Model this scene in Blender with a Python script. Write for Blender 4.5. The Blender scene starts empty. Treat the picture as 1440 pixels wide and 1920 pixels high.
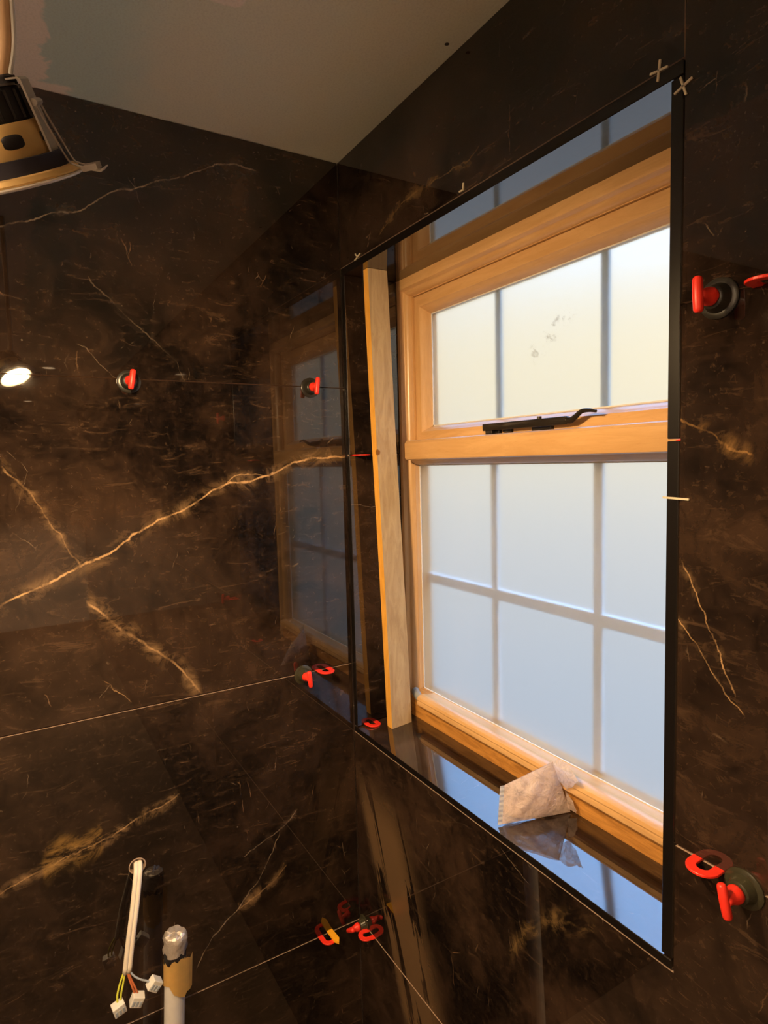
import bpy, bmesh, math, random
from mathutils import Vector, Matrix

sc = bpy.context.scene
Z0 = 1.204                      # height of the middle tile joint above the floor

# ------------------------------------------------------------------ camera
F_PX = 1160.5
fwd = Vector((-0.8557, 0.5111, -0.0805)); rgt = Vector((0.5144, 0.8572, -0.0253)); upv = Vector((-0.0561, 0.0631, 0.9964))
cam_d = bpy.data.cameras.new('camera'); cam = bpy.data.objects.new('camera', cam_d)
sc.collection.objects.link(cam); sc.camera = cam
cam_d.sensor_fit = 'VERTICAL'; cam_d.sensor_height = 36.0; cam_d.lens = 36.0 * F_PX / 1920.0
cam_d.clip_start = 0.02
M = Matrix((rgt, upv, -fwd)).transposed().to_4x4()
M.translation = Vector((1.1944, -0.6210, 0.4427 + Z0))
cam.matrix_world = M

# ------------------------------------------------------------------ view
vs = sc.view_settings
vs.view_transform = 'Standard'; vs.look = 'None'; vs.gamma = 1.0; vs.exposure = 0.0
vs.use_curve_mapping = False
sc.cycles.use_denoising = True

# ------------------------------------------------------------------ world: evening sky, cream at the horizon, blue above
w = bpy.data.worlds.new('sky'); sc.world = w; w.use_nodes = True
nt = w.node_tree; nt.nodes.clear()
o_ = nt.nodes.new('ShaderNodeOutputWorld'); bg = nt.nodes.new('ShaderNodeBackground')
tc = nt.nodes.new('ShaderNodeTexCoord'); sep = nt.nodes.new('ShaderNodeSeparateXYZ')
mr = nt.nodes.new('ShaderNodeMapRange'); mr.inputs[1].default_value = -1; mr.inputs[2].default_value = 1
rp = nt.nodes.new('ShaderNodeValToRGB')
SKY_S = 8.0
stops = [(0.0, (.40, .46, .54)), (.33, (.56, .64, .74)), (.45, (.76, .77, .75)), (.505, (.92, .89, .76)),
         (.55, (1.10, .97, .65)), (.625, (1.08, .99, .74)), (.70, (1.2, 1.65, 2.4)), (.78, (2.0, 3.5, 6.2)), (1.0, (1.7, 3.1, 5.8))]
el = rp.color_ramp.elements
while len(el) < len(stops): el.new(0.5)
for e, (p_, c) in zip(el, stops):
    e.position = p_; e.color = (c[0] / SKY_S, c[1] / SKY_S, c[2] / SKY_S, 1)
bg.inputs[1].default_value = SKY_S
nt.links.new(tc.outputs['Generated'], sep.inputs[0]); nt.links.new(sep.outputs[2], mr.inputs[0])
nt.links.new(mr.outputs[0], rp.inputs[0]); nt.links.new(rp.outputs[0], bg.inputs[0]); nt.links.new(bg.outputs[0], o_.inputs[0])

LAMP_W = 11.0
LAMP_COL = (1.0, 0.665, 0.335)
REAR_W = 21.0
REAR_COL = (1.0, 0.70, 0.42)

# ================================================================== helpers
C = sc.collection

class N:
    """small wrapper to write shader node maths"""
    def __init__(s, name):
        s.m = bpy.data.materials.new(name); s.m.use_nodes = True
        s.t = s.m.node_tree; s.t.nodes.clear()
        s.out = s.t.nodes.new('ShaderNodeOutputMaterial')
    def new(s, kind): return s.t.nodes.new(kind)
    def put(s, sock, v):
        if v is None: return
        if isinstance(v, bpy.types.NodeSocket): s.t.links.new(v, sock)
        elif hasattr(sock.default_value, '__len__') and not hasattr(v, '__len__'):
            sock.default_value = [v] * len(sock.default_value)
        elif hasattr(sock.default_value, '__len__') and len(sock.default_value) == 4 and len(v) == 3:
            sock.default_value = (*v, 1)
        else: sock.default_value = v
    def math(s, op, a, b=None, c=None, clamp=False):
        n = s.new('ShaderNodeMath'); n.operation = op; n.use_clamp = clamp
        for i, v in enumerate((a, b, c)): s.put(n.inputs[i], v) if v is not None else None
        return n.outputs[0]
    def mix(s, f, a, b):
        n = s.new('ShaderNodeMix'); n.data_type = 'RGBA'
        s.put(n.inputs[0], f); s.put(n.inputs[6], a); s.put(n.inputs[7], b); return n.outputs[2]
    def noise(s, vec, scale, detail=3, rough=.5, dist=0, out=0):
        n = s.new('ShaderNodeTexNoise'); s.put(n.inputs['Vector'], vec); n.inputs['Scale'].default_value = scale
        n.inputs['Detail'].default_value = detail; n.inputs['Roughness'].default_value = rough; n.inputs['Distortion'].default_value = dist
        return n.outputs[out]
    def ramp(s, f, a, b, lo=0., hi=1.):
        n = s.new('ShaderNodeMapRange'); n.interpolation_type = 'SMOOTHSTEP'
        s.put(n.inputs[0], f)
        for i, v in ((1, a), (2, b), (3, lo), (4, hi)): n.inputs[i].default_value = v
        return n.outputs[0]
    def pos(s):
        g = s.new('ShaderNodeNewGeometry'); return g.outputs['Position']
    def obj(s):
        g = s.new('ShaderNodeTexCoord'); return g.outputs['Object']
    def mapping(s, vec, scale=(1, 1, 1), rot=(0, 0, 0), loc=(0, 0, 0)):
        n = s.new('ShaderNodeMapping'); s.put(n.inputs[0], vec)
        n.inputs[1].default_value = loc; n.inputs[2].default_value = rot; n.inputs[3].default_value = scale; return n.outputs[0]
    def xyz(s, vec):
        n = s.new('ShaderNodeSeparateXYZ'); s.put(n.inputs[0], vec); return n.outputs
    def comb(s, x, y, z=0.0):
        n = s.new('ShaderNodeCombineXYZ')
        for i, v in enumerate((x, y, z)): s.put(n.inputs[i], v)
        return n.outputs[0]
    def curve(s, f, pts):
        n = s.new('ShaderNodeFloatCurve'); s.put(n.inputs['Value'], f)
        c = n.mapping.curves[0]
        while len(c.points) < len(pts): c.points.new(.5, .5)
        for q, (x, y) in zip(c.points, pts): q.location = (x, y); q.handle_type = 'VECTOR'
        n.mapping.update(); return n.outputs[0]
    def bump(s, h, strength=.2, dist=.001):
        n = s.new('ShaderNodeBump'); n.inputs['Strength'].default_value = strength; n.inputs['Distance'].default_value = dist
        s.put(n.inputs['Height'], h); return n.outputs[0]
    def bsdf(s, col=None, rough=.5, normal=None, **kw):
        n = s.new('ShaderNodeBsdfPrincipled'); s.put(n.inputs['Base Color'], col); s.put(n.inputs['Roughness'], rough)
        if normal is not None: s.put(n.inputs['Normal'], normal)
        for k, v in kw.items(): s.put(n.inputs[k], v)
        s.b = n; s.t.links.new(n.outputs[0], s.out.inputs[0]); return n

def plain(name, col, rough=.5, **kw):
    n = N(name); v = n.obj()
    f = n.noise(v, 60, 2)
    c = n.mix(f, [x * .86 for x in col], [min(1, x * 1.12) for x in col])
    n.bsdf(c, rough, **{k.replace('_', ' '): x for k, x in kw.items()}); return n.m

def link(name, me, mat=None, parent=None):
    o = bpy.data.objects.new(name, me); C.objects.link(o)
    if mat is not None:
        for m in (mat if isinstance(mat, (list, tuple)) else [mat]): me.materials.append(m)
    if parent is not None: o.parent = parent
    return o

def finish(name, bm, mat=None, parent=None, smooth=False, angle=None):
    bmesh.ops.recalc_face_normals(bm, faces=bm.faces)
    if smooth:
        for f in bm.faces: f.smooth = True
        if angle:
            for e in bm.edges:
                if len(e.link_faces) == 2 and e.calc_face_angle(0) > angle: e.smooth = False
    me = bpy.data.meshes.new(name); bm.to_mesh(me); bm.free()
    return link(name, me, mat, parent)

def tag(o, label=None, cat=None, group=None, kind=None):
    if label: o['label'] = label
    if cat: o['category'] = cat
    if group: o['group'] = group
    if kind: o['kind'] = kind
    return o

def empty(name, loc=(0, 0, 0), rot=None):
    o = bpy.data.objects.new(name, None); C.objects.link(o); o.empty_display_size = .02
    o.location = loc
    if rot is not None: o.rotation_euler = rot
    return o

def add_box(bm, a, b, bevel=0., seg=1):
    (x0, y0, z0), (x1, y1, z1) = a, b
    vs_ = [bm.verts.new(v) for v in ((x0,y0,z0),(x1,y0,z0),(x1,y1,z0),(x0,y1,z0),(x0,y0,z1),(x1,y0,z1),(x1,y1,z1),(x0,y1,z1))]
    fs = [bm.faces.new([vs_[i] for i in q]) for q in ((3,2,1,0),(4,5,6,7),(0,1,5,4),(1,2,6,5),(2,3,7,6),(3,0,4,7))]
    if bevel:
        es = list({e for f in fs for e in f.edges})
        bmesh.ops.bevel(bm, geom=es, offset=bevel, segments=seg, profile=.5, affect='EDGES')
    return fs

def box(name, a, b, mat, parent=None, bevel=0., seg=1):
    bm = bmesh.new(); add_box(bm, a, b, bevel, seg); return finish(name, bm, mat, parent)

def prism(bm, poly, ax, lo, hi):
    """poly of 2D points in the two axes that are not ax (in xyz order), extruded along ax"""
    def P(p, t):
        v = list(p); v.insert(ax, t); return v
    A = [bm.verts.new(P(p, lo)) for p in poly]; B = [bm.verts.new(P(p, hi)) for p in poly]
    n = len(poly)
    bm.faces.new(A); bm.faces.new(B[::-1])
    for i in range(n): bm.faces.new((A[i], A[(i + 1) % n], B[(i + 1) % n], B[i]))

def plate(name, outer, hole, ax, front, back, mats, parent, bevel=.0006):
    """flat tile from an outline (and an optional round hole); face 'front', body side faces get the second material"""
    bm = bmesh.new()
    def P(p, t):
        v = list(p); v.insert(ax, t); return v
    loops = [outer] + ([hole] if hole else [])
    es = []
    for lp in loops:
        v = [bm.verts.new(P(p, front)) for p in lp]
        es += [bm.edges.new((v[i], v[(i + 1) % len(v)])) for i in range(len(v))]
    r = bmesh.ops.triangle_fill(bm, use_beauty=True, use_dissolve=False, edges=es)
    ff = [g for g in r['geom'] if isinstance(g, bmesh.types.BMFace)]
    ex = bmesh.ops.extrude_face_region(bm, geom=ff)
    d = [0, 0, 0]; d[ax] = back - front
    bmesh.ops.translate(bm, vec=d, verts=[g for g in ex['geom'] if isinstance(g, bmesh.types.BMVert)])
    for f in bm.faces:
        f.normal_update()
        f.material_index = 0 if abs(f.normal[ax]) > .9 else 1
    return finish(name, bm, mats, parent)

def tube(bm, pts, rad, seg=10, caps=True, flat=None):
    """round (or flat = (rx, ry)) tube along points"""
    pts = [Vector(p) for p in pts]; rings = []
    ref = Vector((0, 0, 1))
    t0 = (pts[1] - pts[0]).normalized()
    if abs(t0.dot(ref)) > .9: ref = Vector((0, 1, 0))
    nrm = (ref - t0 * ref.dot(t0)).normalized()
    for i, p in enumerate(pts):
        if i == 0: t = pts[1] - pts[0]
        elif i == len(pts) - 1: t = pts[-1] - pts[-2]
        else: t = (pts[i + 1] - p).normalized() + (p - pts[i - 1]).normalized()
        t.normalize(); nrm = (nrm - t * nrm.dot(t)).normalized(); bn = t.cross(nrm)
        r = rad[i] if isinstance(rad, (list, tuple)) else rad
        rx, ry = flat if flat else (1, 1)
        rings.append([bm.verts.new(p + nrm * (math.cos(a) * r * rx) + bn * (math.sin(a) * r * ry))
                      for a in [2 * math.pi * k / seg for k in range(seg)]])
    for a, b in zip(rings, rings[1:]):
        for k in range(seg): bm.faces.new((a[k], a[(k + 1) % seg], b[(k + 1) % seg], b[k]))
    if caps: bm.faces.new(rings[0][::-1]); bm.faces.new(rings[-1])

def catmull(pts, n=8):
    P = [Vector(p) for p in pts]; P = [P[0] * 2 - P[1]] + P + [P[-1] * 2 - P[-2]]; out = []
    for i in range(1, len(P) - 2):
        a, b, c, d = P[i - 1:i + 3]
        for k in range(n):
            t = k / n
            out.append(.5 * ((2 * b) + (c - a) * t + (2 * a - 5 * b + 4 * c - d) * t * t + (3 * b - a - 3 * c + d) * t ** 3))
    out.append(P[-2]); return out

def lathe(bm, prof, seg=32, mat=None):
    """prof: list of (r, z); revolve about z; r = 0 closes"""
    mat = mat or Matrix.Identity(4)
    rings = []
    for r, z in prof:
        if r < 1e-7: rings.append([bm.verts.new(mat @ Vector((0, 0, z)))])
        else: rings.append([bm.verts.new(mat @ Vector((r * math.cos(2*math.pi*k/seg), r * math.sin(2*math.pi*k/seg), z))) for k in range(seg)])
    for a, b in zip(rings, rings[1:]):
        for k in range(seg):
            k2 = (k + 1) % seg
            if len(a) == 1 and len(b) == 1: continue
            if len(a) == 1: bm.faces.new((a[0], b[k2], b[k]))
            elif len(b) == 1: bm.faces.new((a[k], a[k2], b[0]))
            else: bm.faces.new((a[k], a[k2], b[k2], b[k]))

def zz(v): return v + Z0        # heights are given relative to the middle joint
TILT = .0787                    # the sill falls slightly towards the room
def sz(y): return Z0 - .143 + TILT * y      # sill surface at depth y

# ================================================================== materials
def tile_mat(name, ua, va, veins, brown_streaks=None, seed=0.0, ior=1.75):
    """polished dark brown marble-look tile. ua/va: world axes used as u, v; veins: list of
    (points [(u,v)..], flip, width, strength, halo, colour)"""
    n = N(name); P = n.pos(); ax = n.xyz(P)
    vraw = ax[va]
    v0 = n.math('SUBTRACT', vraw, Z0) if va == 2 else vraw
    u0 = ax[ua]
    uv = n.comb(u0, v0, seed)
    nz = n.new('ShaderNodeTexNoise'); n.put(nz.inputs['Vector'], uv); nz.inputs['Scale'].default_value = 26; nz.inputs['Detail'].default_value = 6; nz.inputs['Roughness'].default_value = .65
    dn = n.xyz(nz.outputs['Color'])
    u = n.math('ADD', u0, n.math('MULTIPLY', n.math('SUBTRACT', dn[0], .5), .018))
    v = n.math('ADD', v0, n.math('MULTIPLY', n.math('SUBTRACT', dn[1], .5), .018))
    # cloudy ground
    c1 = n.noise(uv, 3.2, 5, .6, .8); c2 = n.noise(n.mapping(uv, (1, 1, 1), (0, 0, .6)), 14, 6, .7, 1.2)
    cl = n.math('ADD', n.math('MULTIPLY', c1, .65), n.math('MULTIPLY', c2, .35))
    col = n.mix(n.ramp(cl, .38, .70), (.0036, .0026, .0026), (.051, .0285, .0175))
    # streaky mottling
    st = n.noise(n.mapping(uv, (7, 30, 1), (0, 0, .7)), 1.6, 6, .72, 1.5)
    col = n.mix(n.ramp(st, .54, .76, 0, .55), col, (.120, .070, .040))
    gr = n.noise(uv, 120, 4, .75, .6)
    col = n.mix(n.ramp(gr, .54, .80, 0, .42), col, (.13, .078, .045))
    ck = n.new('ShaderNodeTexVoronoi'); ck.feature = 'DISTANCE_TO_EDGE'; n.put(ck.inputs['Vector'], n.mapping(n.comb(u, v, seed), (15, 9, 1), (0, 0, .5)))
    ck.inputs['Scale'].default_value = 1
    col = n.mix(n.math('MULTIPLY', n.ramp(ck.outputs[0], 0, .05, 1, 0), n.ramp(c1, .42, .66, 0, .28)), col, (.006, .004, .0035))
    # fine random hairlines
    def hair(scale, rot, wid, thr, amt, c):
        nonlocal col
        vo = n.new('ShaderNodeTexVoronoi'); vo.feature = 'DISTANCE_TO_EDGE'
        n.put(vo.inputs['Vector'], n.mapping(n.comb(u, v, seed), (scale, scale * .42, 1), (0, 0, rot)))
        vo.inputs['Scale'].default_value = 1
        l = n.ramp(vo.outputs[0], 0.0, wid, 1, 0)
        m = n.ramp(n.noise(uv, 7 + scale * .3, 3, .6, .4), thr, thr + .09)
        col = n.mix(n.math('MULTIPLY', n.math('MULTIPLY', l, m), amt), col, c)
    hair(11, .75, .008, .61, .45, (.30, .18, .10))
    hair(23, -.7, .011, .62, .42, (.34, .25, .17))
    hair(17, 2.2, .008, .63, .38, (.30, .22, .15))
    # flecks
    fl = n.new('ShaderNodeTexVoronoi'); n.put(fl.inputs['Vector'], uv); fl.inputs['Scale'].default_value = 34
    fl.inputs['Randomness'].default_value = 1
    fm = n.math('MULTIPLY', n.ramp(fl.outputs['Distance'], .0, .075, 1, 0), n.ramp(n.noise(uv, 9, 2), .60, .66))
    col = n.mix(n.math('MULTIPLY', fm, .7), col, (.42, .33, .24))
    # named veins
    for pts, flip, wid, amt, halo, vc in veins:
        q = sorted([(b, a) if flip else (a, b) for a, b in pts])
        s0, s1 = q[0][0], q[-1][0]; t0 = min(b for a, b in q); t1 = max(b for a, b in q)
        if t1 - t0 < .01: t1 = t0 + .01
        S, T = (v, u) if flip else (u, v)
        tt = n.math('DIVIDE', n.math('SUBTRACT', S, s0), s1 - s0)
        f = n.curve(tt, [((a - s0) / (s1 - s0), (b - t0) / (t1 - t0)) for a, b in q])
        f = n.math('ADD', n.math('MULTIPLY', f, t1 - t0), t0)
        slope = (t1 - t0) / (s1 - s0); cosf = 1 / math.sqrt(1 + slope * slope)
        d = n.math('MULTIPLY', n.math('ABSOLUTE', n.math('SUBTRACT', T, f)), cosf)
        gate = n.math('MULTIPLY', n.ramp(tt, -.01, .06), n.ramp(tt, .94, 1.01, 1, 0))
        wob = n.ramp(n.noise(n.comb(S, seed + 3.1 + s0, 0), 30, 4, .7), .36, .66, .10, 1.0)
        line = n.math('MULTIPLY', n.math('MULTIPLY', n.ramp(d, wid * .12, wid * .62, 1, 0), gate), n.math('MULTIPLY', wob, amt), clamp=True)
        if halo > 0:
            gl = n.math('MULTIPLY', n.math('MULTIPLY', n.ramp(d, 0, wid * 5.5, 1, 0), gate), n.ramp(c2, .42, .72, 0, halo))
            col = n.mix(gl, col, [x * .55 for x in vc])
        col = n.mix(line, col, vc)
    rough = n.ramp(n.noise(uv, 40, 3), .3, .8, .012, .030)
    if brown_streaks:
        (a0, b0), (a1, b1), sl, sw, sc_ = brown_streaks       # rougher band of lighter brown streaks running down the tile
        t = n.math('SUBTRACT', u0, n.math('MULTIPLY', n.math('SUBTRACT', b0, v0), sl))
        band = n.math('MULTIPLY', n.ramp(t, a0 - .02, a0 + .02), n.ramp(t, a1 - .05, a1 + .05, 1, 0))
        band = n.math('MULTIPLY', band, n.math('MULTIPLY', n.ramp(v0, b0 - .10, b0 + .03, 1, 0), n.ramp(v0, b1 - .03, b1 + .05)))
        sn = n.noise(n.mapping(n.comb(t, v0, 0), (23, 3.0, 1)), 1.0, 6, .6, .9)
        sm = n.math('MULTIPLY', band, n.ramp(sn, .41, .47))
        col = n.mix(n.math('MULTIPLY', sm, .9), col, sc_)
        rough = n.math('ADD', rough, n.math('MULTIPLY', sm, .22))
    n.bsdf(col, rough, **{'IOR': ior})
    return n.m

GOLD = (.60, .37, .18); PALE = (.40, .30, .22); DULL = (.24, .18, .13)
veinsA = [
 ([(-0.66,.215),(-0.64,.227),(-0.606,.239),(-0.564,.257),(-0.529,.274),(-0.481,.293),(-0.435,.323),(-0.391,.346),(-0.347,.363),(-0.311,.382),(-0.274,.403),(-0.258,.409),(-0.215,.411),(-0.158,.428),(-0.122,.446),(-0.074,.456),(0.012,.458)], False, .0042, 1.0, .55, GOLD),
 ([(-0.28,.395),(-0.247,.422),(-0.203,.426),(-0.18,.418)], False, .0022, .7, .2, GOLD),
 ([(-0.66,.82),(-0.613,.835),(-0.575,.85),(-0.539,.871),(-0.494,.881),(-0.472,.897),(-0.446,.919),(-0.392,.941),(-0.36,.956),(-0.307,.977),(-0.261,1.005),(-0.22,1.018),(-0.17,1.012)], False, .0030, .75, .15, PALE),
 ([(-0.49,.775),(-0.476,.76),(-0.452,.735),(-0.419,.702),(-0.384,.672),(-0.348,.636),(-0.33,.600)], False, .0026, .40, .15, DULL),
 ([(-0.525,.211),(-0.479,.164),(-0.458,.141),(-0.436,.122),(-0.405,.096),(-0.377,.07),(-0.363,.05),(-0.33,.0)], False, .0046, .60, .75, GOLD),
 ([(-0.635,.45),(-0.623,.437),(-0.595,.401),(-0.577,.364),(-0.555,.33),(-0.545,.301),(-0.525,.270)], False, .0026, .40, .50, GOLD),
 ([(-0.14,-.294),(-0.177,-.324),(-0.213,-.338),(-0.262,-.356)], False, .0024, .55, .25, PALE),
 ([(-0.184,-.334),(-0.216,-.39),(-0.246,-.431),(-0.287,-.467),(-0.333,-.499),(-0.37,-.555)], False, .0022, .8, .15, PALE),
 ([(-0.17,-.410),(-0.2,-.432),(-0.23,-.446),(-0.285,-.465)], False, .0034, .7, .8, GOLD),
 ([(-0.38,-.186),(-0.416,-.2),(-0.465,-.21),(-0.513,-.232),(-0.572,-.239),(-0.639,-.256),(-0.70,-.274)], False, .0032, .6, .85, GOLD),
 ([(-0.62,-.250),(-0.59,-.228),(-0.56,-.238),(-0.52,-.226)], False, .0080, .05, .9, (.62, .36, .10)),
 ([(-0.516,.66),(-0.495,.65),(-0.471,.619),(-0.450,.600)], False, .0018, .5, 0, PALE),
 ([(-0.505,.062),(-0.478,.035),(-0.46,.014)], False, .0018, .6, .2, GOLD),
]
veinsB = [
 ([(0.775,.268),(0.783,.26),(0.802,.239),(0.818,.218),(0.836,.196),(0.858,.176)], False, .0016, .85, .5, GOLD),
 ([(0.785,.332),(0.802,.292),(0.818,.259),(0.832,.23),(0.846,.195)], True, .0016, .75, .35, GOLD),
 ([(0.50,-.33),(0.516,-.31),(0.54,-.268),(0.578,-.228),(0.628,-.197),(0.675,-.182)], False, .004, .12, .75, (.40, .25, .10)),
 ([(0.78,.482),(0.809,.468),(0.826,.455),(0.86,.440)], False, .0026, .5, .8, (.5, .28, .10)),
 ([(0.485,-.167),(0.494,-.171),(0.54,-.187),(0.55,-.19)], False, .0010, .8, 0, PALE),
 ([(0.15,.862),(0.191,.88),(0.25,.90),(0.35,.898),(0.432,.893),(0.47,.91)], False, .003, .25, .6, (.35, .22, .09)),
]
M_TA = tile_mat('marble_tile_left_wall', 1, 2, veinsA, seed=0.0)
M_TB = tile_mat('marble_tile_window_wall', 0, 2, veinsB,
                brown_streaks=((.0, -.24), (.17, -.72), .40, 0, (.135, .082, .042)), seed=4.7, ior=1.58)
M_TS = tile_mat('marble_tile_reveal', 0, 1, [], seed=9.3, ior=2.1)
M_TC = tile_mat('marble_tile_cheek', 1, 2, [([(-.02,.35),(.02,.352),(.05,.345),(.1,.352)], False, .0016, .5, 0, PALE)], seed=13.3)
M_EDGE = plain('porcelain_tile_body', (.42, .30, .22), .8)
M_BLACK = plain('black_polished_edge', (.006, .0045, .004), .25)
M_ADH = plain('grey_adhesive_bed', (.34, .28, .23), .95)
M_PLASTER = plain('grey_plaster', (.78, .75, .70), .9)

def wood_mat(name, c0, c1, c2, rough, vec, scale, bump=.05, spec=.5, knot=None):
    n = N(name); o = n.pos(); p = n.mapping(o, vec)
    g = n.noise(p, scale, 6, .65, 1.6); g2 = n.noise(p, scale * 5, 4, .7, .4)
    col = n.mix(n.ramp(g, .3, .7), c0, c1)
    col = n.mix(n.ramp(g2, .55, .75, 0, .5), col, c2)
    if knot:
        kd = n.new('ShaderNodeVectorMath'); kd.operation = 'DISTANCE'; n.put(kd.inputs[0], o); kd.inputs[1].default_value = knot
        col = n.mix(n.ramp(n.math('ADD', kd.outputs['Value'], n.math('MULTIPLY', g2, .004)), .007, .0095, 1, 0), col, (.22, .09, .02))
    n.bsdf(col, rough, n.bump(g2, bump, .0006), **{'Specular IOR Level': spec}); return n.m
M_OAK_X = wood_mat('golden_oak_foil_rails', (.60, .345, .140), (.69, .42, .185), (.52, .28, .10), .30, (2.0, 16, 16), 3.0, .05, .75)
M_OAK_Z = wood_mat('golden_oak_foil_stiles', (.60, .345, .140), (.69, .42, .185), (.52, .28, .10), .30, (16, 16, 2.0), 3.0, .05, .75)
M_OAK_OLD = wood_mat('stained_oak_sub_rail', (.34, .14, .025), (.58, .27, .06), (.16, .07, .015), .45, (3.0, 22, 22), 3.4, .2)
M_PINE_EDGE = wood_mat('orange_pine_edge', (.70, .34, .05), (.80, .42, .08), (.60, .27, .04), .6, (14, 14, 2.4), 3.2, .2, .3, (.077, .0345, Z0 + .463))  # pine with a stronger orange tone, for the batten's room-facing narrow side
M_PINE = wood_mat('rough_sawn_pine', (.38, .26, .14), (.50, .37, .21), (.28, .18, .09), .75, (14, 14, 2.4), 3.2, .4, .3, (.077, .0345, Z0 + .463))

# frosted glass: rough transmission
n = N('frosted_glass')
g = n.new('ShaderNodeBsdfGlass'); g.distribution = 'MULTI_GGX'; g.inputs['IOR'].default_value = 1.30
P = n.pos()
sm_ = n.noise(P, 7, 3, .6, .4)
g.inputs['Roughness'].default_value = .32
g.inputs['Color'].default_value = (.985, .99, 1, 1)
gl = n.new('ShaderNodeBsdfGlossy'); gl.inputs['Roughness'].default_value = .35
n.put(g.inputs['Normal'], n.bump(n.noise(P, 900, 2), .05, .0003))
ms = n.new('ShaderNodeMixShader'); ms.inputs[0].default_value = .04
n.t.links.new(g.outputs[0], ms.inputs[1]); n.t.links.new(gl.outputs[0], ms.inputs[2])
# greasy finger marks on the middle of the upper pane
vx = n.xyz(P)
u_ = n.math('SUBTRACT', vx[0], .418); v_ = n.math('SUBTRACT', vx[2], Z0 + .655)
along = n.math('SUBTRACT', n.math('MULTIPLY', u_, .80), n.math('MULTIPLY', v_, -.60))
acr = n.math('ADD', n.math('MULTIPLY', u_, -.60), n.math('MULTIPLY', v_, .80))
reg = n.math('MULTIPLY', n.ramp(n.math('ABSOLUTE', along), .045, .065, 1, 0), n.ramp(n.math('ABSOLUTE', acr), .008, .024, 1, 0))
mk = n.math('MULTIPLY', reg, n.ramp(n.noise(n.comb(vx[0], vx[2], 0), 70, 5, .65, .8), .55, .65))
df = n.new('ShaderNodeBsdfDiffuse'); df.inputs[0].default_value = (.20, .16, .12, 1)
ms2 = n.new('ShaderNodeMixShader'); n.put(ms2.inputs[0], n.math('MULTIPLY', mk, .30))
n.t.links.new(ms.outputs[0], ms2.inputs[1]); n.t.links.new(df.outputs[0], ms2.inputs[2])
n.t.links.new(ms2.outputs[0], n.out.inputs[0]); M_GLASS = n.m

M_BAR = plain('grey_glazing_bar', (.52, .63, .66), .5)
M_BAR2 = plain('white_glazing_bar', (.86, .90, .88), .45)
M_RED = plain('red_plastic', (.85, .035, .018), .38)
M_YEL = plain('yellow_plastic', (.90, .42, .02), .4)
M_CREAM = plain('cream_plastic_spacer', (.62, .54, .40), .5)
M_CAP = N('smoked_clear_plastic'); M_CAP.bsdf((.085, .078, .045), .18, **{'Transmission Weight': .55, 'IOR': 1.45}); M_CAP = M_CAP.m
M_DARKCAP = plain('black_plastic_cap', (.020, .018, .014), .3)
M_SHEATH = plain('cream_cable_sheath', (.78, .70, .58), .55)
M_WHITE = plain('white_plastic', (.74, .72, .68), .4)
M_WBLUE = plain('blue_grey_wire', (.35, .40, .48), .45)
M_WBRN = plain('brown_wire', (.50, .14, .05), .45)
M_WGRN = plain('green_yellow_wire', (.60, .62, .06), .45)
M_DARKMETAL = plain('dark_bronze_metal', (.035, .028, .022), .32, Metallic=.6)
M_STEEL = plain('galvanised_steel', (.52, .48, .44), .38, Metallic=.85)
M_GOLDCAN = plain('brassy_lamp_can', (.90, .60, .23), .45, Metallic=.35)
M_HEAT = plain('black_heat_sink', (.014, .012, .014), .55)
M_NAVY = plain('dark_intumescent_seal', (.030, .028, .045), .7)
M_BEZEL = plain('white_enamel_bezel', (.78, .70, .60), .35)
M_PIPE = plain('grey_white_waste_pipe', (.62, .60, .58), .4)
M_MASK = plain('yellow_masking_tape', (.82, .55, .18), .6)
M_SILICONE = plain('grey_silicone', (.30, .31, .30), .5)

# duct tape
n = N('silver_duct_tape'); v = n.obj(); h = n.noise(v, 90, 4, .6, 1.0)
n.bsdf(n.mix(h, (.36, .31, .27), (.60, .53, .47)), .34, n.bump(h, .8, .002), Metallic=.45); M_DUCT = n.m

# ceiling: green-grey moisture board with skimmed patches
n = N('moisture_board_ceiling'); P = n.pos(); ax = n.xyz(P)
wob = n.noise(P, 16, 4, .6, .5)
edge = n.math('ADD', ax[1], n.math('MULTIPLY', n.math('SUBTRACT', wob, .5), .07))
skim = n.ramp(edge, -.546, -.538, 1, 0)
tail = n.math('MULTIPLY', n.ramp(n.math('ADD', ax[0], n.math('MULTIPLY', n.math('SUBTRACT', wob, .5), .03)), .018, .026, 1, 0), n.ramp(edge, -.515, -.495, 1, 0))
skim = n.math('MAXIMUM', skim, tail)
dx = n.math('SUBTRACT', ax[0], .352); dy = n.math('SUBTRACT', ax[1], -.345)
rr = n.math('SQRT', n.math('ADD', n.math('MULTIPLY', dx, dx), n.math('MULTIPLY', n.math('MULTIPLY', dy, dy), .6)))
blob = n.ramp(n.math('ADD', rr, n.math('MULTIPLY', n.math('SUBTRACT', wob, .5), .03)), .026, .031, 1, 0)
skim = n.math('MAXIMUM', skim, blob)
board = n.mix(n.ramp(n.noise(P, 2.2, 4, .6), .35, .65), (.68, .73, .655), (.72, .71, .61))
board = n.mix(n.ramp(edge, -.47, -.35, 1, 0), board, (.54, .66, .645))
col = n.mix(skim, board, (.86, .78, .735))
col = n.mix(n.ramp(n.noise(P, 300, 2), .4, .7, 0, .12), col, (.2, .19, .17))
ds = n.new('ShaderNodeVectorMath'); ds.operation = 'DISTANCE'; n.put(ds.inputs[0], P); ds.inputs[1].default_value = (.4075, -.020, Z0 + 1.066)
col = n.mix(n.ramp(ds.outputs['Value'], .003, .0042, 1, 0), col, (.02, .015, .01))
n.bsdf(col, .85, n.bump(n.noise(P, 120, 4), .12, .002)); M_CEIL = n.m

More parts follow.
